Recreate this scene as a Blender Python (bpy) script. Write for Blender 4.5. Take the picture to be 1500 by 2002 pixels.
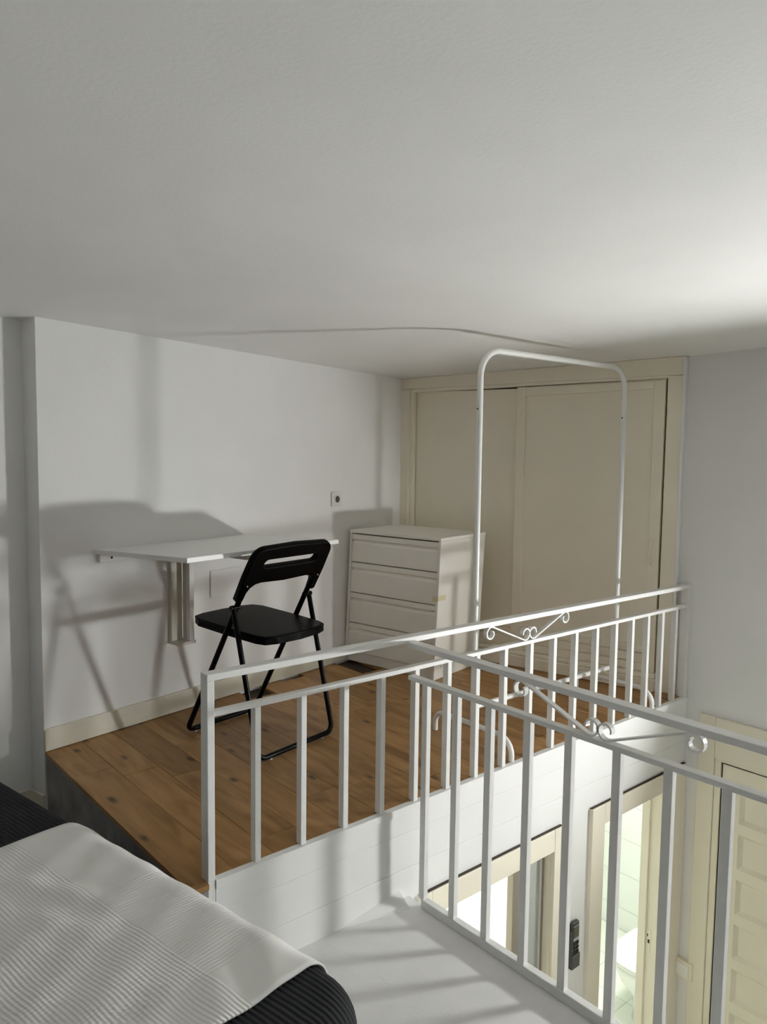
import bpy, bmesh, math, random
from mathutils import Vector, Matrix
random.seed(7)
PI = math.pi
sc = bpy.context.scene
COL = sc.collection
for o in list(bpy.data.objects):
    bpy.data.objects.remove(o)

# ------------------------------------------------------------------ camera
EYE = 1.12                                    # camera height above the raised wooden floor
yaw, pitch, roll = [math.radians(v) for v in (-49.531, -4.6073, -0.7461)]
fw = Vector((math.sin(yaw)*math.cos(pitch), math.cos(yaw)*math.cos(pitch), math.sin(pitch)))
rt = Vector((math.cos(yaw), -math.sin(yaw), 0)); dn = fw.cross(rt)
cr, sr = math.cos(roll), math.sin(roll)
ax = cr*rt + sr*dn; ay = -sr*rt + cr*dn
cam_d = bpy.data.cameras.new('camera'); cam = bpy.data.objects.new('camera', cam_d); COL.objects.link(cam)
cam_d.sensor_fit = 'HORIZONTAL'; cam_d.sensor_width = 36.0; cam_d.lens = 1509.0/1500.0*36.0
cam_d.clip_start = 0.02
m = Matrix.Identity(4)
for i in range(3):
    m[i][0], m[i][1], m[i][2] = ax[i], -ay[i], -fw[i]
m[2][3] = EYE
cam.matrix_world = m
sc.camera = cam

# ------------------------------------------------------------------ world and exposure
w = bpy.data.worlds.new('world'); sc.world = w; w.use_nodes = True
w.node_tree.nodes['Background'].inputs[0].default_value = (0.9, 0.95, 1.0, 1)
w.node_tree.nodes['Background'].inputs[1].default_value = 0.0
sc.view_settings.view_transform = 'Standard'; sc.view_settings.look = 'None'
sc.view_settings.gamma = 1.0; sc.view_settings.use_curve_mapping = False
sc.view_settings.exposure = 0.0
sc.cycles.diffuse_bounces = 10; sc.cycles.max_bounces = 12; sc.cycles.use_light_tree = False
BULB = 745.0            # wall niche bulb (the room's only lamp)
GROUND = 58.0            # unseen fill lamp added under the landing
BATH = 150.0               # bathroom ceiling lamps

# ------------------------------------------------------------------ materials
def mat(name, col, rough=0.6, bump=0.0, bscale=60.0, spec=0.5, var=0.0, vscale=3.0, metal=0.0, emit=None, es=0.0, detail=2.0):
    M = bpy.data.materials.new(name); M.use_nodes = True
    nt = M.node_tree; N = nt.nodes; L = nt.links; b = N['Principled BSDF']
    b.inputs['Base Color'].default_value = (*col, 1); b.inputs['Roughness'].default_value = rough
    b.inputs['Specular IOR Level'].default_value = spec; b.inputs['Metallic'].default_value = metal
    tc = N.new('ShaderNodeTexCoord')
    if var:
        n = N.new('ShaderNodeTexNoise'); n.inputs['Scale'].default_value = vscale; n.inputs['Detail'].default_value = 2
        L.new(tc.outputs['Object'], n.inputs['Vector'])
        r = N.new('ShaderNodeMapRange'); r.inputs['From Min'].default_value = 0.3; r.inputs['From Max'].default_value = 0.7
        r.inputs['To Min'].default_value = 1-var; r.inputs['To Max'].default_value = 1+var*0.4
        L.new(n.outputs['Fac'], r.inputs['Value'])
        mx = N.new('ShaderNodeMix'); mx.data_type = 'RGBA'; mx.blend_type = 'MULTIPLY'; mx.inputs['Factor'].default_value = 1
        mx.inputs[6].default_value = (*col, 1); L.new(r.outputs['Result'], mx.inputs[7]); L.new(mx.outputs[2], b.inputs['Base Color'])
    if bump:
        n2 = N.new('ShaderNodeTexNoise'); n2.inputs['Scale'].default_value = bscale; n2.inputs['Detail'].default_value = detail
        L.new(tc.outputs['Object'], n2.inputs['Vector'])
        bp = N.new('ShaderNodeBump'); bp.inputs['Strength'].default_value = bump; bp.inputs['Distance'].default_value = 0.004
        L.new(n2.outputs['Fac'], bp.inputs['Height']); L.new(bp.outputs['Normal'], b.inputs['Normal'])
    if emit:
        b.inputs['Emission Color'].default_value = (*emit, 1); b.inputs['Emission Strength'].default_value = es
    return M

M_wall = mat('wall_paint', (0.85, 0.85, 0.845), 0.75, 0.12, 45, var=0.03)
M_ceil = mat('ceiling_paint', (0.83, 0.828, 0.82), 0.8, 0.09, 110, var=0.03)
M_far = mat('unseen_wall_dimmed', (0.36, 0.355, 0.35), 0.8)  # unseen walls, darkened to hold back bounce light
M_end = mat('end_wall_paint', (0.78, 0.77, 0.765), 0.75, 0.12, 45, var=0.03)
M_fascia = mat('fascia_paint', (0.84, 0.84, 0.83), 0.45, 0.12, 14, var=0.02)
M_land = mat('landing_paint', (0.76, 0.755, 0.74), 0.5, 0.12, 90, var=0.06, vscale=6)
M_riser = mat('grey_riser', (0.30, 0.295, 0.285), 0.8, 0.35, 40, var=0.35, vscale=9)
M_cream = mat('cream_paint', (0.86, 0.80, 0.675), 0.45, 0.05, 25, var=0.03)
M_creamd = mat('cream_door_paint', (0.76, 0.71, 0.585), 0.42, 0.05, 25, var=0.04)
M_base = mat('baseboard_cream', (0.76, 0.73, 0.62), 0.4, 0.04, 30, var=0.05, vscale=12)
M_rail = mat('railing_white_enamel', (0.80, 0.80, 0.785), 0.32, 0.15, 55, var=0.03, vscale=30)
M_rack = mat('rack_white_enamel', (0.82, 0.82, 0.80), 0.3)
M_dress = mat('dresser_white', (0.86, 0.84, 0.78), 0.45, var=0.04, vscale=5)
M_desk = mat('desk_white', (0.82, 0.82, 0.80), 0.4)
M_bracket = mat('bracket_offwhite', (0.70, 0.67, 0.60), 0.5)
M_black = mat('chair_black', (0.002, 0.002, 0.0022), 0.42, 0.06, 500, spec=0.06)
M_tube = mat('chair_black_tube', (0.002, 0.002, 0.0022), 0.3, spec=0.12)
M_screw = mat('steel_screw', (0.6, 0.6, 0.58), 0.3, metal=1.0)
M_dark = mat('dark_gap', (0.02, 0.018, 0.015), 0.9)
M_hole = mat('dark_brown_hole', (0.05, 0.04, 0.03), 0.8)
M_plate = mat('socket_white', (0.78, 0.775, 0.74), 0.35)
M_tile = mat('tile_pale_green', (0.77, 0.80, 0.765), 0.18, var=0.03, vscale=4)
M_grout = mat('grout', (0.50, 0.53, 0.50), 0.9)
M_floortile = mat('floor_tile_pale', (0.74, 0.76, 0.70), 0.3, var=0.04, vscale=4)
M_porc = mat('porcelain', (0.86, 0.86, 0.84), 0.12)
M_taupe = mat('taupe_stile', (0.24, 0.21, 0.165), 0.6)
M_frost = mat('frosted_glass_grey', (0.42, 0.44, 0.41), 0.25)
M_remote = mat('remote_black', (0.035, 0.035, 0.033), 0.4)
M_remote2 = mat('remote_charcoal', (0.07, 0.07, 0.068), 0.5)
M_screen = mat('remote_screen', (0.09, 0.09, 0.065), 0.25)
M_silver = mat('remote_silver', (0.35, 0.35, 0.34), 0.4)
M_concrete = mat('slab_concrete', (0.5, 0.5, 0.49), 0.9)
M_tape = mat('masking_tape', (0.70, 0.64, 0.42), 0.5)
M_sub = mat('subfloor_dark', (0.05, 0.035, 0.02), 0.9)
M_mattress = mat('mattress_fabric', (0.55, 0.55, 0.53), 0.9)
M_glide = mat('white_glide', (0.8, 0.8, 0.78), 0.4)
M_bulb = mat('bulb_glow', (1, 1, 1), 0.5, emit=(0.985, 1.0, 0.98), es=BULB)
M_bath = mat('bathroom_lamp_glow', (1, 1, 1), 0.5, emit=(1.0, 1.0, 0.90), es=BATH)
M_ground = mat('added_fill_lamp_glow', (1, 1, 1), 0.5, emit=(1.0, 0.97, 0.88), es=GROUND)
M_niche = mat('niche_paint', (0.35, 0.35, 0.34), 0.8)

def wood():
    M = bpy.data.materials.new('wood_plank'); M.use_nodes = True
    nt = M.node_tree; N = nt.nodes; L = nt.links; b = N['Principled BSDF']
    b.inputs['Roughness'].default_value = 0.42; b.inputs['Specular IOR Level'].default_value = 0.3
    tc = N.new('ShaderNodeTexCoord'); oi = N.new('ShaderNodeObjectInfo')
    off = N.new('ShaderNodeVectorMath'); off.operation = 'SCALE'; off.inputs[0].default_value = (9, 5, 7)
    L.new(oi.outputs['Random'], off.inputs['Scale'])
    add = N.new('ShaderNodeVectorMath'); L.new(tc.outputs['Object'], add.inputs[0]); L.new(off.outputs[0], add.inputs[1])
    mp = N.new('ShaderNodeMapping'); mp.inputs['Scale'].default_value = (1.6, 11, 1); L.new(add.outputs[0], mp.inputs[0])
    n = N.new('ShaderNodeTexNoise'); n.inputs['Scale'].default_value = 1.6; n.inputs['Detail'].default_value = 6; n.inputs['Distortion'].default_value = 1.2
    L.new(mp.outputs[0], n.inputs['Vector'])
    cr_ = N.new('ShaderNodeValToRGB')
    e = cr_.color_ramp.elements
    e[0].position = 0.25; e[0].color = (0.215, 0.102, 0.032, 1)
    e[1].position = 0.75; e[1].color = (0.47, 0.275, 0.108, 1)
    e2 = e.new(0.5); e2.color = (0.365, 0.198, 0.072, 1)
    L.new(n.outputs['Fac'], cr_.inputs[0])
    # knots
    mp2 = N.new('ShaderNodeMapping'); mp2.inputs['Scale'].default_value = (2.6, 6.0, 1); L.new(add.outputs[0], mp2.inputs[0])
    vo = N.new('ShaderNodeTexVoronoi'); vo.voronoi_dimensions = '2D'; vo.inputs['Scale'].default_value = 1.25; L.new(mp2.outputs[0], vo.inputs['Vector'])
    kr = N.new('ShaderNodeMapRange'); kr.inputs['From Min'].default_value = 0.09; kr.inputs['From Max'].default_value = 0.19
    kr.inputs['To Min'].default_value = 0.22; kr.inputs['To Max'].default_value = 1.0
    nk_ = N.new('ShaderNodeTexNoise'); nk_.inputs['Scale'].default_value = 14; L.new(add.outputs[0], nk_.inputs['Vector'])
    dsum = N.new('ShaderNodeMath'); dsum.operation = 'MULTIPLY_ADD'; dsum.inputs[1].default_value = 0.16; L.new(nk_.outputs['Fac'], dsum.inputs[0]); L.new(vo.outputs['Distance'], dsum.inputs[2])
    sepk = N.new('ShaderNodeSeparateColor'); L.new(vo.outputs['Color'], sepk.inputs[0])
    far_ = N.new('ShaderNodeMath'); far_.operation = 'LESS_THAN'; far_.inputs[1].default_value = 0.45; L.new(sepk.outputs[0], far_.inputs[0])
    dk_ = N.new('ShaderNodeMath'); dk_.operation = 'ADD'; L.new(dsum.outputs[0], dk_.inputs[0]); L.new(far_.outputs[0], dk_.inputs[1])
    L.new(dk_.outputs[0], kr.inputs['Value'])
    # per plank tone
    pr_ = N.new('ShaderNodeMapRange'); pr_.inputs['To Min'].default_value = 0.86; pr_.inputs['To Max'].default_value = 1.10
    L.new(oi.outputs['Random'], pr_.inputs['Value'])
    mul = N.new('ShaderNodeMath'); mul.operation = 'MULTIPLY'; L.new(kr.outputs[0], mul.inputs[0]); L.new(pr_.outputs[0], mul.inputs[1])
    mx = N.new('ShaderNodeMix'); mx.data_type = 'RGBA'; mx.blend_type = 'MULTIPLY'; mx.inputs['Factor'].default_value = 1
    L.new(cr_.outputs[0], mx.inputs[6]); L.new(mul.outputs[0], mx.inputs[7]); L.new(mx.outputs[2], b.inputs['Base Color'])
    mp3 = N.new('ShaderNodeMapping'); mp3.inputs['Scale'].default_value = (6, 120, 1); L.new(add.outputs[0], mp3.inputs[0])
    n3 = N.new('ShaderNodeTexNoise'); n3.inputs['Scale'].default_value = 2; L.new(mp3.outputs[0], n3.inputs['Vector'])
    bp = N.new('ShaderNodeBump'); bp.inputs['Strength'].default_value = 0.08; bp.inputs['Distance'].default_value = 0.002
    L.new(n3.outputs['Fac'], bp.inputs['Height']); L.new(bp.outputs[0], b.inputs['Normal'])
    return M
M_wood = wood()

def cloth(name, col, rib_b, rib_a, period, height, rough=0.9, wr=0.0):
    """ribbed cloth; object X = along the bed (b), object Y = across it (a).
    rib_a: (lo, hi) range in Y where ribs running along X show; rib_b: (lo, hi) range in X for ribs running along Y"""
    M = bpy.data.materials.new(name); M.use_nodes = True
    nt = M.node_tree; N = nt.nodes; L = nt.links; b = N['Principled BSDF']
    b.inputs['Base Color'].default_value = (*col, 1); b.inputs['Roughness'].default_value = rough; b.inputs['Specular IOR Level'].default_value = 0.15
    b.inputs['Sheen Weight'].default_value = 0.0
    tc = N.new('ShaderNodeTexCoord'); nz = N.new('ShaderNodeTexNoise'); nz.inputs['Scale'].default_value = 5; L.new(tc.outputs['Object'], nz.inputs['Vector'])
    sx = N.new('ShaderNodeSeparateXYZ'); L.new(tc.outputs['Object'], sx.inputs[0])
    def math_(op, a, b_=None, c=None):
        q = N.new('ShaderNodeMath'); q.operation = op
        for k, v in enumerate((a, b_, c)):
            if v is None: continue
            if isinstance(v, (int, float)): q.inputs[k].default_value = v
            else: L.new(v, q.inputs[k])
        return q.outputs[0]
    wob = math_('MULTIPLY', math_('SUBTRACT', nz.outputs['Fac'], 0.5), 0.018)
    def rib(coord, per, mask_coord, rng):
        s = math_('SINE', math_('MULTIPLY', math_('ADD', coord, wob), 2*PI/per))
        s = math_('ADD', math_('MULTIPLY', s, 0.5), 0.5)
        m1 = math_('GREATER_THAN', mask_coord, rng[0]); m2 = math_('LESS_THAN', mask_coord, rng[1])
        return math_('MULTIPLY', s, math_('MULTIPLY', m1, m2))
    X, Y = sx.outputs[0], sx.outputs[1]
    h = None
    if rib_a: h = rib(Y, period, Y, rib_a)
    if rib_b:
        h2 = rib(X, period, X, rib_b); h = h2 if h is None else math_('ADD', h, h2)
    bp = N.new('ShaderNodeBump'); bp.inputs['Strength'].default_value = 1.0; bp.inputs['Distance'].default_value = height
    nf = N.new('ShaderNodeTexNoise'); nf.inputs['Scale'].default_value = 700; L.new(tc.outputs['Object'], nf.inputs['Vector'])
    h = math_('ADD', h, math_('MULTIPLY', nf.outputs['Fac'], 0.25))
    L.new(h, bp.inputs['Height']); L.new(bp.outputs[0], b.inputs['Normal'])
    return M
M_throw = cloth('throw_offwhite', (0.86, 0.855, 0.83), (0.36, 0.735), (-9, -0.185), 0.0088, 0.0011)
M_spread = cloth('bedspread_charcoal', (0.026, 0.027, 0.030), (-9, 0.78), (-9, 9), 0.012, 0.0022)

# ------------------------------------------------------------------ mesh helpers
class MB:
    def __init__(s): s.v = []; s.f = []; s.smooth = []
    def add(s, vs, fs, sm=False):
        k = len(s.v); s.v += [tuple(p) for p in vs]; s.f += [tuple(i+k for i in q) for q in fs]; s.smooth += [sm]*len(fs); return s
    def box(s, x0, x1, y0, y1, z0, z1, M=None):
        vs = [Vector((x, y, z)) for z in (z0, z1) for y in (y0, y1) for x in (x0, x1)]
        if M is not None: vs = [M @ p for p in vs]
        return s.add(vs, [(0,2,3,1), (4,5,7,6), (0,1,5,4), (2,6,7,3), (0,4,6,2), (1,3,7,5)])
    def prism(s, poly, z0, z1):
        n = len(poly); vs = [(x, y, z0) for x, y in poly] + [(x, y, z1) for x, y in poly]
        fs = [tuple(reversed(range(n))), tuple(range(n, 2*n))] + [(i, (i+1) % n, n+(i+1) % n, n+i) for i in range(n)]
        return s.add(vs, fs)
    def sweep(s, pts, prof, closed_prof=True, caps=True, up=None, sm=False):
        """sweep 2-D profile (list of (p,q)) along pts; up fixes the q axis"""
        pts = [Vector(p) for p in pts]; n = len(pts); k = len(prof); vs = []; prev = None
        for i, p in enumerate(pts):
            t = (pts[min(i+1, n-1)] - pts[max(i-1, 0)]).normalized()
            if up is not None: u = Vector(up)
            else:
                if prev is None: u = Vector((0,0,1)) if abs(t.z) < 0.9 else Vector((1,0,0))
                else: u = prev
            a = t.cross(u)
            if a.length < 1e-6: a = t.cross(Vector((0.3,1,0.2)))
            a.normalize(); bq = a.cross(t).normalized(); prev = bq
            vs += [p + a*x + bq*y for x, y in prof]
        fs = []
        for i in range(n-1):
            for j in range(k):
                fs.append((i*k+j, i*k+(j+1) % k, (i+1)*k+(j+1) % k, (i+1)*k+j))
        s.add(vs, fs, sm)
        if caps: s.add([vs[j] for j in range(k)], [tuple(range(k))]); s.add([vs[(n-1)*k+j] for j in range(k)], [tuple(reversed(range(k)))])
        return s
    def tube(s, pts, r, seg=10): return s.sweep(pts, [(r*math.cos(2*PI*i/seg), r*math.sin(2*PI*i/seg)) for i in range(seg)], sm=True)
    def lathe(s, prof, c=(0,0,0), seg=20, sx=1, sy=1, M=None):
        vs = []; n = len(prof)
        for r, z in prof:
            for j in range(seg):
                a = 2*PI*j/seg; vs.append(Vector((c[0]+r*sx*math.cos(a), c[1]+r*sy*math.sin(a), c[2]+z)))
        if M is not None: vs = [M @ p for p in vs]
        fs = [(i*seg+j, i*seg+(j+1) % seg, (i+1)*seg+(j+1) % seg, (i+1)*seg+j) for i in range(n-1) for j in range(seg)]
        fs += [tuple(reversed(range(seg))), tuple(range((n-1)*seg, n*seg))]
        return s.add(vs, fs, True)
    def mesh(s, name):
        me = bpy.data.meshes.new(name); me.from_pydata(s.v, [], s.f); me.update()
        for p, q in zip(me.polygons, s.smooth): p.use_smooth = q
        b = bmesh.new(); b.from_mesh(me); bmesh.ops.recalc_face_normals(b, faces=b.faces); b.to_mesh(me); b.free()
        return me
    def build(s, name, m, parent=None, bevel=0.0, seg=2):
        o = bpy.data.objects.new(name, s.mesh(name)); COL.objects.link(o); o.data.materials.append(m)
        if parent is not None: o.parent = parent
        if bevel:
            bm = o.modifiers.new('bevel', 'BEVEL'); bm.width = bevel; bm.segments = seg; bm.limit_method = 'ANGLE'; bm.angle_limit = math.radians(50)
        return o

def tag(o, label=None, cat=None, group=None, kind=None):
    if label: o['label'] = label
    if cat: o['category'] = cat
    if group: o['group'] = group
    if kind: o['kind'] = kind
    return o
def thing(name, label, cat, loc=(0,0,0), rz=0.0, group=None):
    o = bpy.data.objects.new(name, None); COL.objects.link(o); o.location = loc; o.rotation_euler = (0,0,rz); o.empty_display_size = 0.1
    return tag(o, label, cat, group)
def struct(name, mb, m, label=None, bevel=0.0):
    return tag(mb.build(name, m, None, bevel), label, None, None, 'structure')
def sempty(name, label=None):
    o = bpy.data.objects.new(name, None); COL.objects.link(o); return tag(o, label, None, None, 'structure')
def outline(name, outer, holes, depth, m, parent, bevel=0.0, M=None, res=2):
    """filled 2-D outline (XY) with holes, extruded +-depth/2 along Z, then moved by M"""
    cu = bpy.data.curves.new(name, 'CURVE'); cu.dimensions = '2D'; cu.fill_mode = 'BOTH'; cu.extrude = max(depth/2-bevel, 0.0001); cu.bevel_depth = bevel; cu.bevel_resolution = res
    for lp in [outer]+list(holes):
        sp = cu.splines.new('POLY'); sp.points.add(len(lp)-1); sp.use_cyclic_u = True
        for p, q in zip(sp.points, lp): p.co = (q[0], q[1], 0, 1)
    cu.offset = -bevel
    tmp = bpy.data.objects.new('tmp', cu); COL.objects.link(tmp)
    bpy.context.view_layer.update()
    me = bpy.data.meshes.new_from_object(tmp.evaluated_get(bpy.context.evaluated_depsgraph_get()))
    bpy.data.objects.remove(tmp); bpy.data.curves.remove(cu)
    if M is not None: me.transform(M)
    o = bpy.data.objects.new(name, me); COL.objects.link(o); me.materials.clear(); me.materials.append(m)
    me.name = name
    if parent is not None: o.parent = parent
    return o
def rrect(x0, x1, y0, y1, r, n=6):
    rs = r if isinstance(r, (tuple, list)) else (r,)*4
    pts = []
    for (cx, cy, a0, q) in ((x1, y1, 0, rs[0]), (x0, y1, 90, rs[1]), (x0, y0, 180, rs[2]), (x1, y0, 270, rs[3])):
        ox = cx - q if cx == x1 else cx + q; oy = cy - q if cy == y1 else cy + q
        for k in range(n+1):
            a = math.radians(a0 + 90*k/n); pts.append((ox+q*math.cos(a), oy+q*math.sin(a)))
    return pts
def holes_wall(mb, u0, u1, z0, z1, t0, t1, holes, axis):
    """wall slab in the u-z plane, thickness t0..t1 across; axis 'y': u is world y, thickness in x; axis 'x': u is world x"""
    us = sorted(set([u0, u1]+[h[0] for h in holes]+[h[1] for h in holes])); zs = sorted(set([z0, z1]+[h[2] for h in holes]+[h[3] for h in holes]))
    us = [u for u in us if u0 <= u <= u1]; zs = [z for z in zs if z0 <= z <= z1]
    for a, b in zip(us, us[1:]):
        for c, d in zip(zs, zs[1:]):
            mu, mz = (a+b)/2, (c+d)/2
            if any(h[0] < mu < h[1] and h[2] < mz < h[3] for h in holes): continue
            if axis == 'y': mb.box(t0, t1, a, b, c, d)
            else: mb.box(a, b, t0, t1, c, d)
    return mb

# ------------------------------------------------------------------ plan of the room
# raised wooden floor: z = 0. landing: z = ZL. ground floor with the bathroom: z = ZG
ZL, ZG = -0.30, -2.35
AL = math.radians(10.994)                        # the desk wall is turned against the railing
O = Vector((-2.8943, 0.8486, 0)); eb = Vector((math.cos(AL), math.sin(AL), 0)); ea = Vector((-math.sin(AL), math.cos(AL), 0))
def LP(b, a, z=0): return O + eb*b + ea*a + Vector((0,0,z))
ML = Matrix.Translation(O) @ Matrix.Rotation(AL, 4, 'Z')
XF, YB, YE = -1.737, 1.585, 3.343                # fascia face, landing railing face, end wall face
YR = 0.855                                       # front of the raised floor
K0 = Vector((-3.300, 2.937, 0)); K1 = Vector((-1.808, 3.312, 0)); dk = (K1-K0).normalized(); AK = math.atan2(dk.y, dk.x); LK = (K1-K0).length
MK = Matrix.Translation(K0) @ Matrix.Rotation(AK, 4, 'Z')   # x along the wardrobe, y into the wall
def ceil_z(x, y): return 1.673 + 0.0305*x - 0.0175*y
XR, YN = 1.35, -2.3                              # far right wall, wall behind the camera

# ------------------------------------------------------------------ shell
mb = MB()
cs = [(-4.3, YN-.2), (XR+.2, YN-.2), (XR+.2, 5.2), (-4.3, 5.2)]
mb.add([(x, y, ceil_z(x, y)) for x, y in cs]+[(x, y, ceil_z(x, y)+.15) for x, y in cs], [(0,1,2,3), (7,6,5,4), (0,4,5,1), (1,5,6,2), (2,6,7,3), (3,7,4,0)])
struct('ceiling', mb, M_ceil, 'low white plaster ceiling')
mb = MB(); mb.box(-0.10, 0, 0, 2.30, ZL-.05, 1.66, ML)
struct('wall_left', mb, M_wall, 'white wall behind the folding desk')
mb = MB(); mb.box(-0.26, -0.10, -3.6, 0.3, ZL-.05, 1.70, ML)
struct('wall_recess', mb, M_wall, 'white recessed wall at the head of the bed')
mb = MB(); holes_wall(mb, -1.803, XR, ZG, 1.70, YE, YE+.14, [(-1.56, -0.74, ZG, -0.252), (-0.88, 0.22, 0.235, 0.445)], 'x')
struct('wall_end', mb, M_end, 'plain white end wall above the stairwell')
mb = MB(); mb.box(XR, XR+.12, YN, YE+.14, ZG, 1.80); struct('wall_right', mb, M_far)
mb = MB(); mb.box(-4.3, XR, YN-.12, YN, ZG, 1.80); struct('wall_rear', mb, M_far)

# fascia of the raised floor and the wall with the two doors underneath
mb = MB(); holes_wall(mb, 0.925, YE, ZG, -0.006, XF-.10, XF-.003, [(1.70, 2.352, ZG, -0.403), (2.685, 3.19, ZG, -0.396)], 'y')
fas = struct('wall_fascia', mb, M_fascia, 'white painted face of the raised floor with two doorways below')
for z0, z1, px in ((-0.024, 0.0, 0.0030), (-0.088, -0.0242, 0.0), (-0.2055, -0.0882, 0.0006), (-0.300, -0.2057, 0.0022)):
    b_ = MB().box(XF-.02, XF+px, 0.9255, YE-.001, z0, z1); b_.build('fascia_board', M_fascia, fas, 0.0005, 1)

# landing
mb = MB(); mb.box(XF, XR, YR-.0, YB+.022, ZL-.18, ZL); mb.box(-4.2, XR, YN, YR, ZL-.18, ZL)
land = struct('floor_landing', mb, M_land, 'grey-white painted landing floor')
MB().add([(XF+.0005, 1.33, ZL), (XF+.0005, YB-.02, ZL), (XF+.06, YB-.02, ZL), (XF+.0005, 1.33, ZL+.002), (XF+.0005, YB-.02, ZL+.035), (XF+.045, YB-.02, ZL+.004)],
         [(0,1,2), (3,5,4), (0,3,4,1), (1,4,5,2), (0,2,5,3)]).build('plaster_fillet', M_fascia, land)
mb = MB(); mb.box(-4.2, XR, YN, 5.0, ZG-.15, ZG); struct('floor_ground', mb, M_floortile)

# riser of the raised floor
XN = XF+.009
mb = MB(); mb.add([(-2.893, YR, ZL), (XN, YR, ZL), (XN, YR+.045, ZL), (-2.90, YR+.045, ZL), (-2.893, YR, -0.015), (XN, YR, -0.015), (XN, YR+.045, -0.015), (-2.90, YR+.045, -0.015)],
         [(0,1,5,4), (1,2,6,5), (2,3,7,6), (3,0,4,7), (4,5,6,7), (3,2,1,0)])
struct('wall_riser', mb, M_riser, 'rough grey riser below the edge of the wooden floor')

# wooden floor from single planks
poly = [(-2.8935, YR-.006), (XF-.012, YR-.006), (XF-.012, YE-.001), (K1.x, K1.y+.02), (K0.x-.005, K0.y+.02)]
slab = [(-2.90, YR+.01), (XF-.03, YR+.01), (XF-.03, YE-.002), (K1.x, K1.y+.10), (K0.x-.03, K0.y+.10)]
fl = struct('floor', MB().prism(slab, -0.15, -0.014), M_sub, 'knotty brown wooden plank floor of the raised level')
def clip(pg, p, n):
    out = []
    for i in range(len(pg)):
        a, b = pg[i], pg[(i+1) % len(pg)]
        da = (a[0]-p[0])*n[0]+(a[1]-p[1])*n[1]; db = (b[0]-p[0])*n[0]+(b[1]-p[1])*n[1]
        if da >= 0: out.append(a)
        if (da >= 0) != (db >= 0):
            t = da/(da-db); out.append((a[0]+t*(b[0]-a[0]), a[1]+t*(b[1]-a[1])))
    return out
def clip_poly(pg):
    for i in range(len(poly)):
        a, b = poly[i], poly[(i+1) % len(poly)]
        n = (-(b[1]-a[1]), b[0]-a[0])
        pg = clip(pg, a, n)
        if len(pg) < 3: return None
    return pg
rows = [YR-.006, 0.990]
while rows[-1] < 3.5: rows.append(rows[-1]+0.1275)
for r_, (y0, y1) in enumerate(zip(rows, rows[1:])):
    x = -3.5 + (0.0, 0.27, 0.55, 0.13, 0.41)[r_ % 5]; x = -2.60-0.9 if r_ == 0 else x
    while x < -1.7:
        ln = (0.9, 0.72, 0.55, 0.98, 0.63)[(r_*3+int(x*10)) % 5]
        if r_ == 0: ln = 0.9
        pg = clip_poly([(x+.0006, y0+.0006), (x+ln-.0006, y0+.0006), (x+ln-.0006, y1-.0006), (x+.0006, y1-.0006)])
        if pg and len(pg) > 2:
            cx = sum(p[0] for p in pg)/len(pg); cy = sum(p[1] for p in pg)/len(pg)
            o = MB().prism([(p[0]-cx, p[1]-cy) for p in pg], -0.014, random.uniform(-0.0006, 0.0)).build('plank', M_wood, fl, 0.0007, 1)
            o.location = (cx, cy, 0)
        x += ln

MB().box(XF-.0118, XF+.010, YR-.006, .902, -0.014, 0).build('plank', M_wood, fl, 0.0007, 1)
# baseboards
def bb(name, b0, b1, a0, a1, z0, z1): 
    return struct(name, MB().box(b0, b1, a0, a1, z0, z1, ML), M_base, None, 0.002)
bb('baseboard_left', 0.0, 0.014, -0.004, 1.66, 0.002, 0.084)
bb('baseboard_recess', -0.10, -0.088, -3.0, 0.0, ZL, -0.165)
bb('baseboard_return', -0.0875, -0.001, -0.012, 0.0, ZL, -0.165)

# ------------------------------------------------------------------ doors of the ground floor
def frame_door(name, y0, y1, ztop, cl, cr_, ctop, label):
    d = sempty(name, label)
    MB().box(XF-.003, XF+.016, y0-cl, y0, ZG, ztop+ctop).build('casing', M_cream, d, 0.002)
    MB().box(XF-.003, XF+.016, y1, y1+cr_, ZG, ztop+ctop).build('casing', M_cream, d, 0.002)
    MB().box(XF-.003, XF+.0155, y0+.001, y1-.001, ztop, ztop+ctop).build('casing_head', M_cream, d, 0.002)
    MB().box(XF-.103, XF-.003, y1-.004, y1+.0, ZG, ztop).box(XF-.103, XF-.065, y1-.018, y1-.004, ZG, ztop).build('jamb', M_cream, d, 0.001)
    MB().box(XF-.103, XF-.003, y0, y0+.004, ZG, ztop).build('jamb', M_cream, d)
    MB().box(XF-.103, XF-.003, y0+.004, y1-.004, ztop-.004, ztop).build('head_jamb', M_cream, d)
    MB().box(XF-.002, XF+.010, y0-cl, y1+cr_, ztop+ctop+.0003, ztop+ctop+.0016).build('shadow_gap', M_hole, d)
    return d
d1 = frame_door('door_1', 1.70, 2.352, -0.403, 0.048, 0.052, 0.086, 'cream framed doorway with a grey glazed panel, below the platform')
d2 = frame_door('door_2', 2.685, 3.19, -0.396, 0.088, 0.15, 0.084, 'cream framed bathroom doorway nearest the corner')
MB().box(XF-.055, XF-.025, 2.160, 2.238, ZG+.01, -0.409).build('stile', M_taupe, d1, 0.002)
MB().box(XF-.047, XF-.037, 2.238, 2.330, ZG+.03, -0.416).build('glass_pane', M_frost, d1)
MB().box(XF-.050, XF-.030, 2.330, 2.335, ZG+.01, -0.409).box(XF-.050, XF-.030, 2.238, 2.335, -0.416, -0.409).build('bead', M_plate, d1)
MB().box(XF-.055, XF-.028, 2.335, 2.3475, ZG+.01, -0.409).build('stile', M_taupe, d1, 0.002)
MB().box(XF-.060, XF-.042, 3.1835, 3.186, -1.20, -1.09).build('strike_plate', M_cream, d2)
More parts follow.
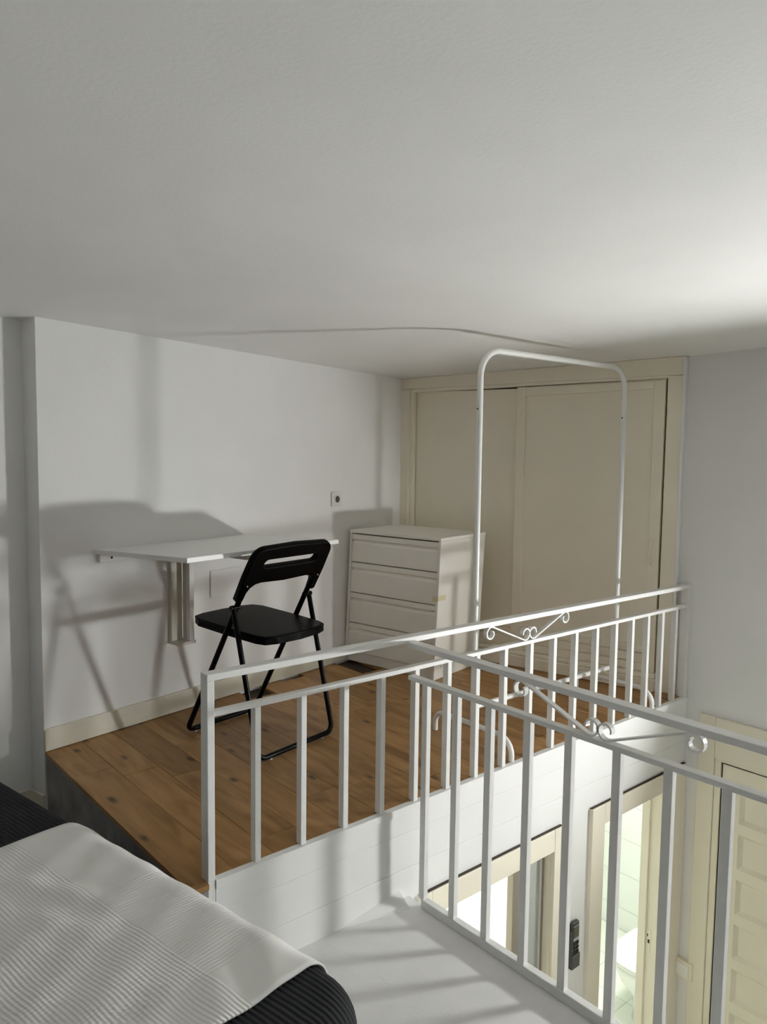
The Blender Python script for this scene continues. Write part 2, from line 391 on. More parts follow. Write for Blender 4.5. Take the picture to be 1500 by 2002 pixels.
MB().box(XF-.055, XF-.046, 3.182, 3.1836, -1.155, -1.138).box(XF-.0585, XF-.055, 3.1815, 3.1836, -1.125, -1.112).build('latch_hole', M_hole, d2)
# panelled door in the end wall
d3 = sempty('door_3', 'cream panelled door in the end wall beside the light switch')
dx0, dx1, dzt = -1.56, -0.74, -0.252
MB().box(dx0-.105, dx0-.028, YE-.018, YE, ZG, dzt+.20).build('casing', M_creamd, d3, 0.003)
MB().box(dx1+.028, dx1+.105, YE-.018, YE, ZG, dzt+.20).build('casing', M_creamd, d3, 0.003)
MB().box(dx0-.0275, dx1+.0275, YE-.0175, YE, dzt+.012, dzt+.199).build('casing_head', M_creamd, d3, 0.003)
MB().box(dx0-.0275, dx0, YE-.009, YE+.10, ZG, dzt).box(dx1, dx1+.0275, YE-.009, YE+.10, ZG, dzt).box(dx0-.0275, dx1+.0275, YE-.009, YE+.10, dzt, dzt+.0118).build('jamb', M_creamd, d3, 0.002)
MB().box(dx0+.0005, dx1-.0005, YE+.055, YE+.10, ZG, dzt-.0005).build('rebate_shadow', M_dark, d3)
lf = MB().box(dx0+.003, dx1-.003, YE+.022, YE+.05, ZG+.008, dzt-.010).build('leaf', M_creamd, d3)
pw = 0.235; ph = 0.160; rail_h = 0.048
z = -0.510
nrow = 0
# lattice of rails and stiles in front of the recessed squares
zs = []
zt = -0.350
while zt - ph > ZG+.1: zs.append((zt-ph, zt)); zt -= ph+rail_h
xs = [(-1.474+k*(pw+.045), -1.474+k*(pw+.045)+pw) for k in range(2)]
lat = MB()
holes_wall(lat, dx0+.003, dx1-.003, ZG+.008, dzt-.010, YE+.004, YE+.0225, [(x0, x1, z0, z1) for x0, x1 in xs for z0, z1 in zs], 'x')
lat.build('lattice', M_creamd, lf)
for x0, x1 in xs:
    for z0, z1 in zs:
        q = MB(); t = 0.017
        yo, yi = YE+.0045, YE+.0205
        v = [(x0, yo, z0), (x1, yo, z0), (x1, yo, z1), (x0, yo, z1), (x0+t, yi, z0+t), (x1-t, yi, z0+t), (x1-t, yi, z1-t), (x0+t, yi, z1-t)]
        q.add(v, [(0,1,5,4), (1,2,6,5), (2,3,7,6), (3,0,4,7), (4,5,6,7)])
        q.build('panel', M_creamd, lf)

# ------------------------------------------------------------------ bathroom behind the doorways
XB0, XB1, YB0, YB1 = -3.7, XF-.10, 0.95, 4.85
bw = sempty('wall_bathroom', 'pale tiled bathroom walls seen through the doorways')
ws = MB(); ws.box(XB0, XB0+.05, YB0, YB1, ZG, -.16); ws.box(XB0, -1.70, YB1, YB1+.05, ZG, -.16); ws.box(XB0, XB1, YB0-.05, YB0, ZG, -.16)
ws.box(-1.805, -1.755, YE+.145, YB1, ZG, -.16); ws.box(XB0+.05, XB1-.001, 2.50, 2.58, ZG, -.16)
ws.build('backing', M_grout, bw)
struct('ceiling_bathroom', MB().box(XB0, XB1, YB0-.05, YE-.01, -.16, -.151).box(XB0, -1.70, YE-.01, YB1+.05, -.16, -.10), M_wall)
tw, th, tz0 = 0.42, 0.262, -2.19
tile_me = MB().box(.0015, tw-.0015, -.008, 0, .0015, th-.0015).mesh('tile')
tile_low = MB().box(.0015, tw-.0015, -.008, 0, .0015, .158).mesh('tile')
for me in (tile_me, tile_low): me.materials.append(M_tile)
def tiles(p0, p1, rot):
    """tiles on a wall running from p0 to p1 (plan), facing the -normal side"""
    d = Vector(p1)-Vector(p0); n = int(d.length/tw); d.normalize()
    for k in range(n):
        for j in range(-1, 8):
            o = bpy.data.objects.new('tile', tile_low if j < 0 else tile_me); COL.objects.link(o); o.parent = bw
            p = Vector(p0)+d*(k*tw); o.location = (p.x, p.y, ZG if j < 0 else tz0+j*th); o.rotation_euler = (0,0,rot)
            if j == 7: o.scale.z = 0.7
tiles((-1.78-tw*4, YB1), (-1.78+.001, YB1), 0)
tiles((-1.86-tw*4, 2.50), (-1.86+.001, 2.50), 0)
tiles((XB0+.05, 2.6), (XB0+.05, 4.8), PI/2)
bf = sempty('floor_bathroom', 'pale tiled bathroom floor')
MB().box(XB0, XB1+.1, 2.58, YB1, ZG, ZG+.003).build('grout_bed', M_grout, bf)
fme = MB().box(.0015, .3135, .0015, .3135, 0, .0035).mesh('floor_tile'); fme.materials.append(M_floortile)
for i in range(5):
    for j in range(7):
        o = bpy.data.objects.new('tile', fme); COL.objects.link(o); o.parent = bf; o.location = (-1.86-.315*(i+1), 2.62+.315*j, ZG+.003)
for i, (x, y) in enumerate(((-2.35, 3.7), (-2.5, 1.75))):
    t = thing('ceiling_lamp', ('round white ceiling lamp inside the toilet room', 'round white ceiling lamp in the room with the glazed panel')[i], 'lamp', (x, y, -.161), 0, 'bathroom ceiling lamps')
    MB().lathe([(0.17, 0.0), (0.17, -.03), (0.16, -.035)], seg=24).build('lamp_base', M_plate, t)
    MB().lathe([(0.15, -.036), (0.15, -.05), (0.11, -.066), (0.03, -.072)], seg=24).build('diffuser', M_bath, t)

# toilet
t = thing('toilet', 'white toilet with closed lid seen through the bathroom doorway', 'toilet', (-2.33, 4.18, ZG+.0066), 0)
def ring(mb, secs, seg=28):
    """secs: (z, x half, y front, y back, power)"""
    vs = []
    for z_, hx, yf, yb, pw_ in secs:
        for k in range(seg):
            a = 2*PI*k/seg; c, s_ = math.cos(a), math.sin(a)
            px = hx*math.copysign(abs(c)**pw_, c); cy = (yf+yb)/2; hy = (yb-yf)/2
            vs.append((px, cy+hy*math.copysign(abs(s_)**pw_, s_), z_))
    n = len(secs); fs = [(i*seg+j, i*seg+(j+1) % seg, (i+1)*seg+(j+1) % seg, (i+1)*seg+j) for i in range(n-1) for j in range(seg)]
    fs += [tuple(reversed(range(seg))), tuple(range((n-1)*seg, n*seg))]
    return mb.add(vs, fs, True)
ring(MB(), [(0, .105, -.10, .30, .8), (.05, .10, -.09, .30, .8), (.16, .105, -.11, .30, .8), (.27, .155, -.19, .30, .75), (.36, .18, -.225, .30, .65), (.392, .185, -.23, .30, .6)]).build('bowl', M_porc, t)
ring(MB(), [(.393, .19, -.235, .27, .6), (.41, .192, -.237, .27, .6)]).build('seat_ring', M_porc, t)
ring(MB(), [(.412, .194, -.24, .27, .55), (.430, .194, -.24, .27, .55), (.436, .18, -.225, .26, .55)]).build('lid', M_porc, t)
MB().box(-.19, .19, .305, .49, .36, .74).build('cistern', M_porc, t, 0.02, 3)
MB().box(-.20, .20, .295, .50, .741, .77).build('cistern_lid', M_porc, t, 0.01, 3)

# ------------------------------------------------------------------ built-in wardrobe in the end wall
wr = thing('built_in_wardrobe', 'cream built-in wardrobe with two sliding doors behind the clothes rack', 'wardrobe', (K0.x, K0.y, 0), AK)
zc = lambda s: ceil_z(K0.x+dk.x*s, K0.y+dk.y*s)
def kpoly(pts, y0, y1):   # polygon in (s, z), extruded in y
    n = len(pts); v = [(s, y0, z_) for s, z_ in pts]+[(s, y1, z_) for s, z_ in pts]
    return MB().add(v, [tuple(range(n)), tuple(reversed(range(n, 2*n)))]+[(i, (i+1) % n, n+(i+1) % n, n+i) for i in range(n)])
e_ = 0.001
kpoly([(-.03, 1.462), (LK, 1.476), (LK, zc(LK)-e_), (-.03, zc(-.03)-e_)], 0, .05).build('head_board', M_cream, wr, 0.002)
MB().box(-.03, .055, 0.0, .05, .002, 1.461).build('jamb', M_cream, wr, 0.002)
MB().box(.0555, .080, .012, .05, .002, 1.461).build('jamb_moulding', M_cream, wr, 0.003)
MB().box(1.472, LK, 0.0, .05, .002, 1.474).build('jamb', M_cream, wr, 0.002)
MB().box(LK+.0002, LK+.012, -.006, .045, .002, zc(LK)-.004).build('edge_strip', M_wall, wr, 0.002)
kpoly([(.081, 1.4435), (1.471, 1.4635), (1.471, 1.4753), (.081, 1.4615)], .002, .05).build('track', M_cream, wr)
MB().box(.056, 1.4718, .052, .30, .002, 1.47).box(-.03, LK, .30, .32, .002, 1.5).build('interior_shade', M_dark, wr)  # dark block: shade inside the wardrobe put in as colour, keeps the slit dark
MB().box(.081, 1.471, -.030, .05, .002, .060).build('plinth', M_cream, wr, 0.004)
MB().box(.082, 1.470, -.014, .05, .0605, .082).build('plinth_moulding', M_cream, wr, 0.006)
# rear (left) door
ld = MB().box(.083, .76, .036, .050, .0825, 1.445).build('door', M_cream, wr)
for z0, z1 in ((.098, .140), (.144, .186), (.190, .232)):
    MB().box(.10, .715, .031, .0362, z0, z1).build('bottom_slat', M_cream, ld, 0.002)
# front (right) door: frame of stiles and rails round a flat panel
s0, s1, zb, zt_ = 0.717, 1.4615, .0825, 1.455
rd_ = kpoly([(s0, zb), (s1, zb), (s1, 1.462), (s0, 1.449)], .014, .030).build('door', M_cream, wr)
MB().box(s0, .764, .004, .0142, zb, 1.448).build('stile', M_cream, rd_, 0.002)
MB().box(1.410, s1, .004, .0142, zb, 1.4545).build('stile', M_cream, rd_, 0.002)
kpoly([(.7645, 1.402), (1.4095, 1.418), (1.4095, 1.4535), (.7645, 1.447)], .004, .0142).build('rail', M_cream, rd_, 0.002)
for z0, z1 in ((.084, .124), (.128, .168), (.172, .214)):
    MB().box(.7645, 1.4095, .0055, .0142, z0, z1).build('bottom_slat', M_cream, rd_, 0.002)
MB().sweep([(1.428, .004-.026*math.sin(PI*k/10), .597+.116*k/10) for k in range(11)], rrect(-.006, .006, -.004, .004, .003, 3), sm=True).build('handle', M_cream, rd_)

# ------------------------------------------------------------------ railings
def ahz(y): return 0.547 - 0.022*(y-.913)/2.43
RW = 0.036
ra = thing('railing', 'long white metal railing along the edge of the wooden platform', 'railing', (XF-.018, 2.12, 0))
def A_(y): return y-2.12
def bar_y(y0, y1, zt0, zt1, h, xw):
    v = [(x, y, z_) for y, zt in ((A_(y0), zt0), (A_(y1), zt1)) for z_ in (zt-h, zt) for x in (-xw/2, xw/2)]
    return MB().add(v, [(0,1,3,2), (4,6,7,5), (0,4,5,1), (2,3,7,6), (0,2,6,4), (1,5,7,3)])
yend = YE-.001
bar_y(.903, yend, ahz(.903), ahz(yend), .018, RW).build('top_rail', M_rail, ra, 0.002)
bar_y(.924, yend-.03, .446, .434, .014, .024).build('lower_rail', M_rail, ra, 0.0015)
MB().box(-.018, .018, A_(.903), A_(.9245), ZL+.002, ahz(.913)-.0175).build('post', M_rail, ra, 0.002)
MB().box(-.018, .018, A_(yend-.03), A_(yend), .0005, ahz(yend)-.0175).build('post', M_rail, ra, 0.002)
for y in (1.044, 1.193, 1.343, 1.485, 1.626, 1.771, 1.909, 2.053, 2.195, 2.333, 2.468, 2.607, 2.741, 2.865, 2.986, 3.104, 3.220):
    MB().box(-.012, .012, A_(y)+.003, A_(y)+.021, .0005, .432-.012*(y-.9)/2.4+.001).build('baluster', M_rail, ra, 0.0012)
def scroll_path(sx, zt, zb):
    """left half: curl under the top rail, diagonal, curl above the lower rail; u measured from the middle"""
    P = []
    c1 = (-.243*sx, zt-.024); 
    for k in range(15):
        a = math.radians(400-k*(400-75)/14); r = .010+.0125*min(1, k/8)
        P.append((c1[0]-0*sx+r*math.cos(a+PI*0), c1[1]+r*math.sin(a)))
    # diagonal
    A0 = P[-1]; c2 = (-.0225, zb+.024)
    a_in = math.radians(250)
    B0 = (c2[0]+.022*math.cos(a_in), c2[1]+.022*math.sin(a_in))
    for k in range(1, 6): P.append((A0[0]+(B0[0]-A0[0])*k/6, A0[1]+(B0[1]-A0[1])*k/6))
    for k in range(17):
        a = math.radians(250+k*300/16); r = .022-.009*max(0, (k-7)/9)
        P.append((c2[0]+r*math.cos(a), c2[1]+r*math.sin(a)))
    return P
def curl_fix(P):  # smooth order, drop near duplicates
    out = [P[0]]
    for p in P[1:]:
        if math.hypot(p[0]-out[-1][0], p[1]-out[-1][1]) > .0015: out.append(p)
    return out
flat = [(-.0024, -.008), (.0024, -.008), (.0024, .008), (-.0024, .008)]
zt_a = ahz(2.197)-.018; zb_a = .440
for sgn in (1, -1):
    pts = [(0, A_(2.197)+sgn*u*1.0, z_) for u, z_ in curl_fix(scroll_path(.86, zt_a, zb_a))]
    MB().sweep(pts, flat, up=(1,0,0)).build('scroll', M_rail, ra)
rb = thing('railing', 'white metal railing along the landing edge, nearest the viewer', 'railing', (-0.2, YB+.018, ZL))
BX = lambda x: x+.2
x1e = 0.95
def bar_x(x0, x1, z0, z1, yw): return MB().box(BX(x0), BX(x1), -yw/2, yw/2, z0-ZL, z1-ZL)
bar_x(XF+.0005, x1e, .510, .528, RW).build('top_rail', M_rail, rb, 0.002)
bar_x(XF+.0005, x1e, .408, .422, .026).build('lower_rail', M_rail, rb, 0.0015)
bar_x(XF+.075, x1e, ZL+.0005, ZL+.028, .024).build('bottom_rail', M_rail, rb, 0.002)
x = -0.718; bx_ = [-1.652, -1.523, -1.394, -1.257, -1.125, -0.986, -0.853, -0.718]
while bx_[-1] < x1e-.2: bx_.append(bx_[-1]+.135)
for x in bx_: MB().box(BX(x)-.0235, BX(x)-.001, -.009, .009, .0275, .4085-ZL).build('baluster', M_rail, rb, 0.0012)
MB().box(BX(x1e), BX(x1e)+.036, -.018, .018, .001, .528-ZL).build('post', M_rail, rb, 0.002)
for sgn in (1, -1):
    pts = [(BX(-1.053)+sgn*u, 0, z_-ZL) for u, z_ in curl_fix(scroll_path(1.0, .510, .422))]
    MB().sweep(pts, flat, up=(0,1,0)).build('scroll', M_rail, rb)

# ------------------------------------------------------------------ wall-mounted folding desk
dsk = thing('folding_desk', 'white wall-mounted drop-leaf desk behind the black folding chair', 'desk', LP(0.001, .589, .30), AL)
hz = .30
tilt = 0.023/.571
Mt = Matrix(((1,0,0,0), (0,1,0,0), (tilt,0,1,0), (0,0,0,1)))
MB().box(.0, .571, -.38, .38, .7095-hz, .7275-hz, Mt).build('tabletop', M_desk, dsk, 0.0015)
MB().box(.0, .018, -.365, .365, .676-hz, .709-hz).build('wall_rail', M_desk, dsk, 0.0015)
MB().lathe([(.005, 0), (.005, .0006)], seg=12, M=Matrix.Translation((.0182, -.315, .692-hz)) @ Matrix.Rotation(PI/2, 4, 'Y')).build('screw_hole', M_hole, dsk)
MB().box(.0, .018, -.042, .012, .006, .675-hz).build('wall_plate', M_bracket, dsk, 0.0015)
MB().box(.0185, .042, .014, .030, .012, .700-hz).build('bracket_board', M_bracket, dsk, 0.0015)
MB().box(.048, .070, .010, .034, .012, .707-hz).build('bracket_board', M_desk, dsk, 0.0015)
MB().box(.0422, .0478, .018, .028, .03, .68-hz).build('bracket_hinge', M_tape, dsk)
MB().box(.0, .075, -.046, .038, .0, .0115).build('bracket_foot', M_bracket, dsk, 0.001)
MB().box(.071, .42, .014, .032, .687-hz, .7115-hz).build('bracket_arm', M_bracket, dsk, 0.001)

# ------------------------------------------------------------------ folding chair
ch = thing('folding_chair', 'black metal folding chair with slotted backrest pulled up to the desk', 'chair', LP(.4675, .6215, 0), AL)
def arc(c, r, a0, a1, n, fr):
    return [fr(c[0]+r*math.cos(math.radians(a0+(a1-a0)*k/n)), c[1]+r*math.sin(math.radians(a0+(a1-a0)*k/n))) for k in range(n+1)]
def u_frame(xb, xt, zt2, hw, r=.0105, rc=.035):
    """U tube: floor bar at x=xb, both legs rising to (xt, zt2)"""
    dx, dz = xt-xb, zt2-.0145; ln = math.hypot(dx, dz); ux, uz = dx/ln, dz/ln
    fr = lambda y, s: (xb+ux*s, y, .0145+uz*s)       # s: distance along the leg
    pts = [fr(-hw, ln)] + [fr(-hw, ln*.5)]
    pts += arc((-hw+rc, rc), rc, 180, 270, 6, fr) + arc((hw-rc, rc), rc, 270, 360, 6, fr)
    pts += [fr(hw, ln*.5), fr(hw, ln)]
    return pts
MB().tube(u_frame(-.2155, .165, .700, .176), .0105, 12).build('back_frame', M_tube, ch)
MB().tube(u_frame(.2155, .082, .545, .194), .0100, 12).build('rear_leg_frame', M_tube, ch)
SEAT = [(-.212, -.10), (-.198, -.148), (-.155, -.168), (.03, -.170), (.17, -.165), (.205, -.152), (.220, -.11), (.230, 0), (.220, .11), (.205, .152), (.17, .165), (.03, .170), (-.155, .168), (-.198, .148), (-.212, .10), (-.218, 0)]
MT_seat = Matrix(((1,0,0,0), (0,1,0,0), (-.05,0,1,0), (0,0,0,1)))      # the seat falls towards the back
seat = outline('seat', SEAT, [], .012, M_black, ch, 0.004, MT_seat @ Matrix.Translation((0, 0, .454)), 3)
MB().sweep([(x*.985, y*.975, .441-.05*x) for x, y in SEAT+SEAT[:1]], [(-.004, -.011), (.004, -.011), (.004, .011), (-.004, .011)], up=(0,0,1), caps=False).build('seat_skirt', M_black, ch)
# backrest: outline drawn in (y, s) with s along the back frame
bx0, bz0 = -.2155, .0145; ux, uz = .3805, .6855; l_ = math.hypot(ux, uz); ux, uz = ux/l_, uz/l_
S = lambda z_: (z_-bz0)/uz
so, hw = S(.575), .200
out = []
zt2 = S(.772); 
out += [(-hw+.012, so-.005), (-hw-.002, so), (-hw-.004, S(.66)), (-hw+.0, zt2-.045)]
out += [(-hw+.05+.05*math.cos(math.radians(a)), zt2-.05+.05*math.sin(math.radians(a))) for a in range(170, 89, -16)]
out += [(0, zt2+.006)]
out += [(hw-.05+.05*math.cos(math.radians(a)), zt2-.05+.05*math.sin(math.radians(a))) for a in range(90, 9, -16)]
out += [(hw, zt2-.045), (hw+.004, S(.66)), (hw+.002, so), (hw-.012, so-.005), (hw-.030, so), (hw-.033, S(.605)), (hw-.042, S(.622)), (hw-.060, S(.634)), (hw-.085, S(.638)), (0, S(.633)), (-hw+.085, S(.638)), (-hw+.060, S(.634)), (-hw+.042, S(.622)), (-hw+.033, S(.605)), (-hw+.030, so)]
slot = rrect(-.135, .135, S(.697), S(.727), .0165, 6)
Mb = Matrix(((0, ux, -uz, bx0), (1, 0, 0, 0), (0, uz, ux, bz0), (0, 0, 0, 1)))
outline('backrest', out, [slot], .026, M_black, ch, 0.006, Mb, 3)
for sg in (-1, 1):
    MB().tube([(.082, sg*.165, .545), (.082, sg*.206, .545)], .009, 10).build('hinge', M_tube, ch)
    MB().lathe([(.004, 0), (.003, .0025)], seg=10, M=Matrix.Translation((bx0+ux*S(.628)+.0175, sg*.182, .628)) @ Matrix.Rotation(PI/2, 4, 'Y')).build('screw', M_screw, ch)
    MB().tube([(.004, sg*.160, .437), (.012, sg*.178, .437)], .007, 8).build('seat_pivot', M_tube, ch)
    for xx in (-.2155, .2155):
        MB().lathe([(.006, 0), (.006, .004)], (xx, sg*.135, 0), 10).build('glide', M_glide, ch)

# ------------------------------------------------------------------ chest of drawers
H = .7013; lean = .030
dr = thing('chest_of_drawers', 'worn white chest of four drawers in the corner by the wardrobe', 'dresser', LP(.0075, 1.654, 0), AL)
def shear(mbx):
    mbx.v = [(x+lean*z_/H, y, z_) for x, y, z_ in mbx.v]; return mbx
Wd, Dp = .5758, .405
shear(MB().box(0, .014, .001, Dp, .001, H-.0155)).build('side_panel', M_dress, dr, 0.001)
shear(MB().box(Wd-.014, Wd, .001, Dp, .001, H-.0155)).build('side_panel', M_dress, dr, 0.001)
shear(MB().box(-.001, Wd+.001, -.001, Dp+.001, H-.015, H)).build('top', M_dress, dr, 0.0015)
shear(MB().box(.0145, Wd-.0145, Dp-.006, Dp, .01, H-.016)).build('back_panel', M_dress, dr)
shear(MB().box(.0145, Wd-.0145, .012, .026, .002, .053)).build('plinth', M_dress, dr, 0.001)
shear(MB().box(.0145, Wd-.0145, .030, .034, .055, H-.016)).build('carcass_shadow', M_dark, dr)
for z0, z1 in ((.536, .6815), (.3745, .5325), (.2135, .371), (.056, .210)):
    prof = [(.004, z0), (.004, z1-.050), (.007, z1-.044), (.016, z1-.036), (.016, z1-.033), (.004, z1-.027), (.004, z1-.002), (.028, z1-.002), (.028, z0)]
    n = len(prof); xa, xb = .0160, Wd-.0160
    v = [(xa, p, q) for p, q in prof]+[(xb, p, q) for p, q in prof]
    shear(MB().add(v, [tuple(range(n)), tuple(reversed(range(n, 2*n)))]+[(i, (i+1) % n, n+(i+1) % n, n+i) for i in range(n)])).build('drawer', M_dress, dr, 0.0008, 1)
shear(MB().box(Wd+.0005, Wd+.0012, -.0005, .065, .395, .420).box(Wd-.03, Wd+.0012, -.0008, -.0001, .392, .416)).build('tape', M_tape, dr)
for y, z_ in ((.06, .23), (.36, .30), (.06, .06)):
    shear(MB().lathe([(.0035, 0), (.0035, .0008)], seg=10, M=Matrix.Translation((Wd+.0001, y, z_)) @ Matrix.Rotation(PI/2, 4, 'Y'))).build('screw_cap', M_hole, dr)

# ------------------------------------------------------------------ clothes rack
rk = thing('clothes_rack', 'white tubular clothes rack standing empty in front of the wardrobe', 'clothes rack', (-1.945, 2.588, 0), math.radians(-0.8))
yl, yr, zt3 = -.463, .463, 1.493
def vbend(y0, y1, zt, r):
    p = [(0, y0, .085), (0, y0, .8), (0, y0, zt-r)]
    p += [(0, y0+r-r*math.cos(math.radians(a)), zt-r+r*math.sin(math.radians(a))) for a in range(10, 91, 10)]
    p += [(0, y1-r+r*math.sin(math.radians(a)), zt-r+r*math.cos(math.radians(a))) for a in range(0, 91, 10)]
    p += [(0, y1, .8), (0, y1, .085)]
    return p
MB().tube(vbend(yl, yr, zt3, .10), .0115, 12).build('frame', M_rack, rk)
for yy in (yl, yr):
    pth = [(-.205, 0, .003), (-.205, 0, .035)] + [(-.205+.045-.045*math.cos(math.radians(a)), 0, .035+.045*math.sin(math.radians(a))) for a in range(15, 91, 15)]
    pth += [(.0, 0, .083)] + [(.195-.06+.06*math.sin(math.radians(a)), 0, .023+.06*math.cos(math.radians(a))) for a in range(0, 91, 15)] + [(.195, 0, .003)]
    MB().tube([(x, yy, z_) for x, _, z_ in pth], .0105, 10).build('foot', M_rack, rk)
    MB().tube([(0, yy, 1.30), (0, yy, 1.312)], .0122, 12).build('joint', M_rack, rk)
    MB().lathe([(.0035, 0), (.0035, .001)], seg=8, M=Matrix.Translation((.0, yy-.0125, 1.275)) @ Matrix.Rotation(PI/2, 4, 'X')).build('screw', M_hole, rk)
MB().tube([(0, yl+.01, .150), (0, yr-.01, .150)], .0105, 10).build('lower_bar', M_rack, rk)

# ------------------------------------------------------------------ bed with bedspread and throw
bedL, bedA = 1.86, -.372                        # foot end (along eb), side next to the platform (along ea)
bed = thing('bed', 'low single bed under the charcoal bedspread', 'bed', LP(0.86, -.9, ZL), AL)
MB().box(-.915, .93, -.46, .46, .02, .20).build('bed_base', M_mattress, bed, 0.01)
MB().box(-.915, .94, -.47, .47, .201, .425).build('mattress', M_mattress, bed, 0.05, 4)
for sx_ in (-.85, .85):
    for sy_ in (-.4, .4): MB().box(sx_-.025, sx_+.025, sy_-.025, sy_+.025, 0.001, .019).build('leg', M_tube, bed)
ztop = .15 - ZL
def rounded_plan(x0, x1, y0, y1, r, n=10): return rrect(x0, x1, y0, y1, r, n)
sp = MB(); secs = []
base = dict(x0=-.935, x1=1.02, y0=-.53, y1=.555)
R0 = .06; loops = []
for k in range(10):
    a = math.radians(90*k/9); ins = R0*(1-math.sin(a)); zz = ztop-R0*(1-math.cos(a))
    loops.append((ins, zz))
loops += [(0, ztop-.20), (-.006, .05)]
first = True
for ins, zz in loops:
    lp = rounded_plan(base['x0']+ins, base['x1']-ins, base['y0']+ins, base['y1']-ins, max(.14-ins, .02), 10)
    secs.append([(x, y, zz) for x, y in lp])
n = len(secs[0]); vs = [p for s_ in secs for p in s_]
fs = [tuple(range(n))]+[(i*n+j, (i+1)*n+j, (i+1)*n+(j+1) % n, i*n+(j+1) % n) for i in range(len(secs)-1) for j in range(n)]
sp.add(vs, fs, True)
spread = sp.build('bedspread', M_spread); spread.location = LP(.86, -.9, ZL); spread.rotation_euler = (0,0,AL)
tag(spread, 'dark charcoal ribbed bedspread covering the bed', 'bedspread')
# throw: object X runs along the bed from its head-side edge, object Y across
nb, na = 60, 90
th_ = MB(); vs = []
tb0, tb1 = .872, 1.715
yedge = .555-.9                                  # a of the bedspread's outer side
for i in range(nb+1):
    for j in range(na+1):
        u = i/nb; v = j/na
        b_ = tb0+(tb1-tb0)*u
        s_ = v*1.05-.085                         # distance from where the side starts to round; negative = over the edge
        b_ += .012*math.sin(7*v+1)*(u**3) - .01*math.sin(5*v)*((1-u)**3)
        r = R0+.004
        if s_ >= 0: a_, zz = yedge-R0-s_, .154
        else:
            an = min(-s_/r, PI/2*1.0); a_, zz = yedge-R0+r*math.sin(an), .154-r*(1-math.cos(an))
        wz = .0022*math.sin(23*u+9*v)*math.sin(17*v+2)+.0016*math.sin(41*u-31*v)
        wz += .006*math.exp(-((u-.35)/.13)**2-((v-.26)/.07)**2)*math.sin(60*v+20*u)
        wz += .005*math.exp(-((u-.93)/.09)**2-((v-.17)/.10)**2)*math.sin(45*v-30*u)
        vs.append((b_-tb0, a_-yedge, zz-.154+max(wz, -.002)+.0025))
fs = [(i*(na+1)+j, (i+1)*(na+1)+j, (i+1)*(na+1)+j+1, i*(na+1)+j+1) for i in range(nb) for j in range(na)]
th_.add(vs, fs, True)
throw = th_.build('throw_blanket', M_throw); throw.location = LP(tb0, yedge, .154); throw.rotation_euler = (0,0,AL)
so_ = throw.modifiers.new('thick', 'SOLIDIFY'); so_.thickness = .004; so_.offset = 1
tag(throw, 'off-white waffle-ribbed throw spread across the bed', 'blanket')

# ------------------------------------------------------------------ small wall things
sk = thing('wall_socket', 'small white power socket on the wall just left of the chest of drawers', 'socket', LP(.0005, 1.579, .862), AL)
Mx = Matrix(((0,0,1,0), (1,0,0,0), (0,1,0,0), (0,0,0,1)))
outline('socket_plate', rrect(-.036, .036, -.038, .038, .006), [], .010, M_plate, sk, 0.002, Matrix.Translation((.005,0,0)) @ Mx)
MB().lathe([(.0215, 0), (.0215, .004), (.018, .004), (.018, -.008)], seg=20, M=Matrix.Translation((.0105,0,0)) @ Matrix.Rotation(PI/2, 4, 'Y')).build('socket_ring', M_plate, sk)
MB().lathe([(.0175, 0), (.0175, .001)], seg=20, M=Matrix.Translation((.0116,0,0)) @ Matrix.Rotation(PI/2, 4, 'Y')).build('socket_well', M_screen, sk)
for yy in (-.0095, .0095): MB().lathe([(.0028, 0), (.0028, .001)], seg=8, M=Matrix.Translation((.0128,yy,0)) @ Matrix.Rotation(PI/2, 4, 'Y')).build('pin_hole', M_dark, sk)
cp = tag(outline('cover_plate', rrect(-.088, .088, -.060, .060, .006), [], .007, M_wall, None, 0.0015, Matrix.Translation((.0035,0,0)) @ Mx), 'blank painted cover plate on the wall under the desk', 'cover plate')
cp.location = LP(.0004, .851, .522); cp.rotation_euler = (0,0,AL)
sw = thing('light_switch', 'cream light switch plate by the panelled door', 'switch', (-1.686, YE-.0005, -1.288), 0)
My = Matrix(((1,0,0,0), (0,0,1,0), (0,1,0,0), (0,0,0,1)))
outline('switch_plate', rrect(-.046, .046, -.042, .042, .008), [], .026, M_creamd, sw, 0.003, Matrix.Translation((0,-.013,0)) @ My)
outline('rocker', rrect(-.030, .030, -.028, .028, .003), [], .004, M_plate, sw, 0.001, Matrix.Translation((0,-.0282,0)) @ My)
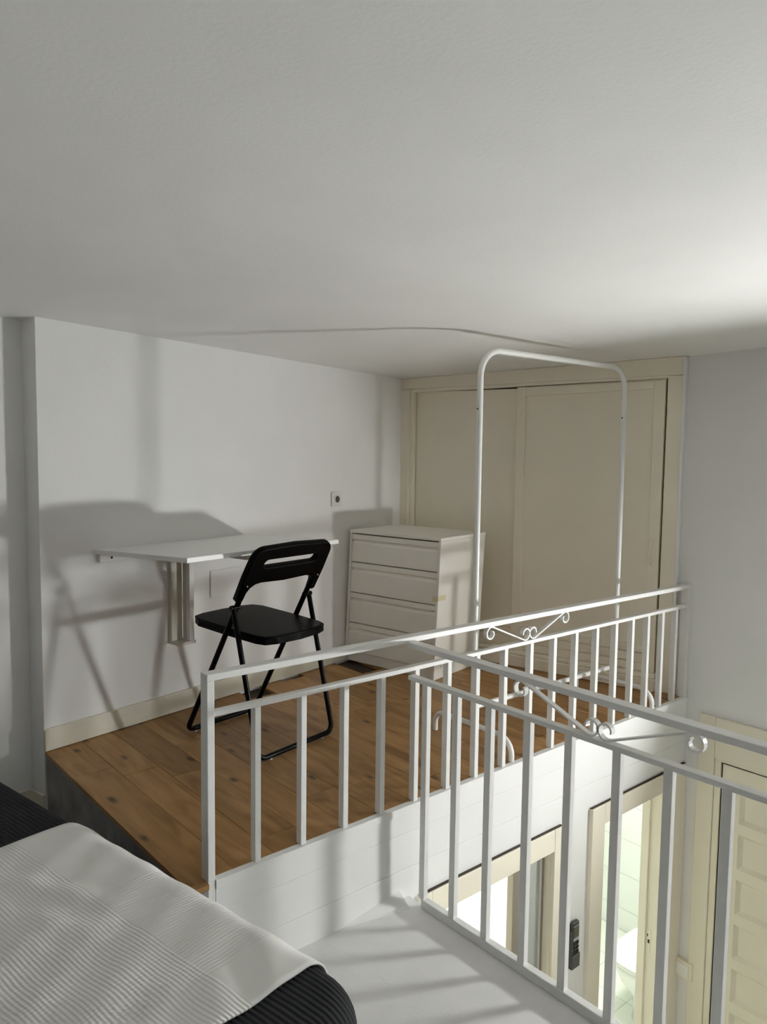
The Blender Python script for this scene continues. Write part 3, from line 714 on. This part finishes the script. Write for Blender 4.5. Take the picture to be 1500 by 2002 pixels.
# remote control in its wall holder
rc = thing('remote_control', 'black air conditioner remote in a holder between the two doorways', 'remote', (XF-.0028, 2.508, -.84), 0)
MB().box(.002, .020, -.0215, .0215, -.075, .095).build('body', M_remote, rc, 0.007, 3)
MB().box(.0201, .0212, -.0165, .0165, .035, .074).build('screen', M_screen, rc)
MB().box(.0201, .0216, -.018, .018, .018, .031).build('flap', M_silver, rc, 0.0005)
MB().box(.0201, .0216, -.019, .019, .0775, .0800).build('trim', M_silver, rc)
for iy in (-.010, .003, .0135):
    for iz in (-.030, -.012, .006): MB().box(.0201, .0218, iy-.004, iy+.004, iz-.005, iz+.005).build('button', M_dark, rc, 0.0008)
MB().box(.0, .0015, -.025, .025, -.100, .085).box(.0201, .0225, -.026, .026, -.098, -.042).box(.0016, .0200, -.026, -.0222, -.098, .06).box(.0016, .0200, .0222, .026, -.098, -.042).box(.0016, .02, -.022, .022, -.100, -.0765).build('holder', M_remote2, rc, 0.001)
MB().box(.0226, .0231, -.024, .024, -.0445, -.0425).build('holder_edge', M_silver, rc)
# ceiling hook above the rack
hk = thing('ceiling_hook', 'tiny white hook in the ceiling above the clothes rack', 'hook', (-2.233, 2.553, ceil_z(-2.233, 2.553)-.0005), 0)
MB().lathe([(.009, -.0), (.009, -.004), (.004, -.006)], seg=12).build('rose', M_plate, hk)
MB().tube([(0, 0, -.005), (0, 0, -.012)] + [(.007-.007*math.cos(math.radians(a)), 0, -.012-.007*math.sin(math.radians(a))) for a in range(20, 221, 20)], .0018, 8).build('hook_wire', M_plate, hk)

# ------------------------------------------------------------------ unseen lamp added under the landing to brighten the ground floor and lift the bounce
t = thing('ceiling_lamp', 'unseen round fill lamp added under the landing on the ground floor', 'lamp', (-0.25, 1.0, ZL-.1805), 0)
MB().lathe([(0.17, 0.0), (0.17, -.03), (0.16, -.035)], seg=24).build('lamp_base', M_plate, t)
MB().lathe([(0.15, -.036), (0.15, -.06), (0.11, -.085), (0.03, -.095)], seg=24).build('diffuser', M_ground, t)

# ------------------------------------------------------------------ recessed wall lamp in the end wall, right of the picture
wl = thing('wall_lamp', 'glowing opal lamp in a recessed niche of the end wall over the panelled door', 'lamp', (-0.33, YE+.139, .16), 0)
MB().box(-.549, .549, -.001, .012, .076, .284).build('niche_back', M_niche, wl)
MB().lathe([(.022, 0), (.022, .02), (.016, .024)], seg=16, M=Matrix.Translation((0, -.002, .16)) @ Matrix.Rotation(PI/2, 4, 'X')).build('lamp_holder', M_plate, wl)
MB().lathe([(.012, -.022), (.030, -.018), (.046, -.009), (.05, 0), (.046, .009), (.030, .018), (.012, .022)], seg=24, sx=3.0, M=Matrix.Translation((0, -.061, .16)) @ Matrix.Rotation(PI/2, 4, 'X')).build('bulb', M_bulb, wl)
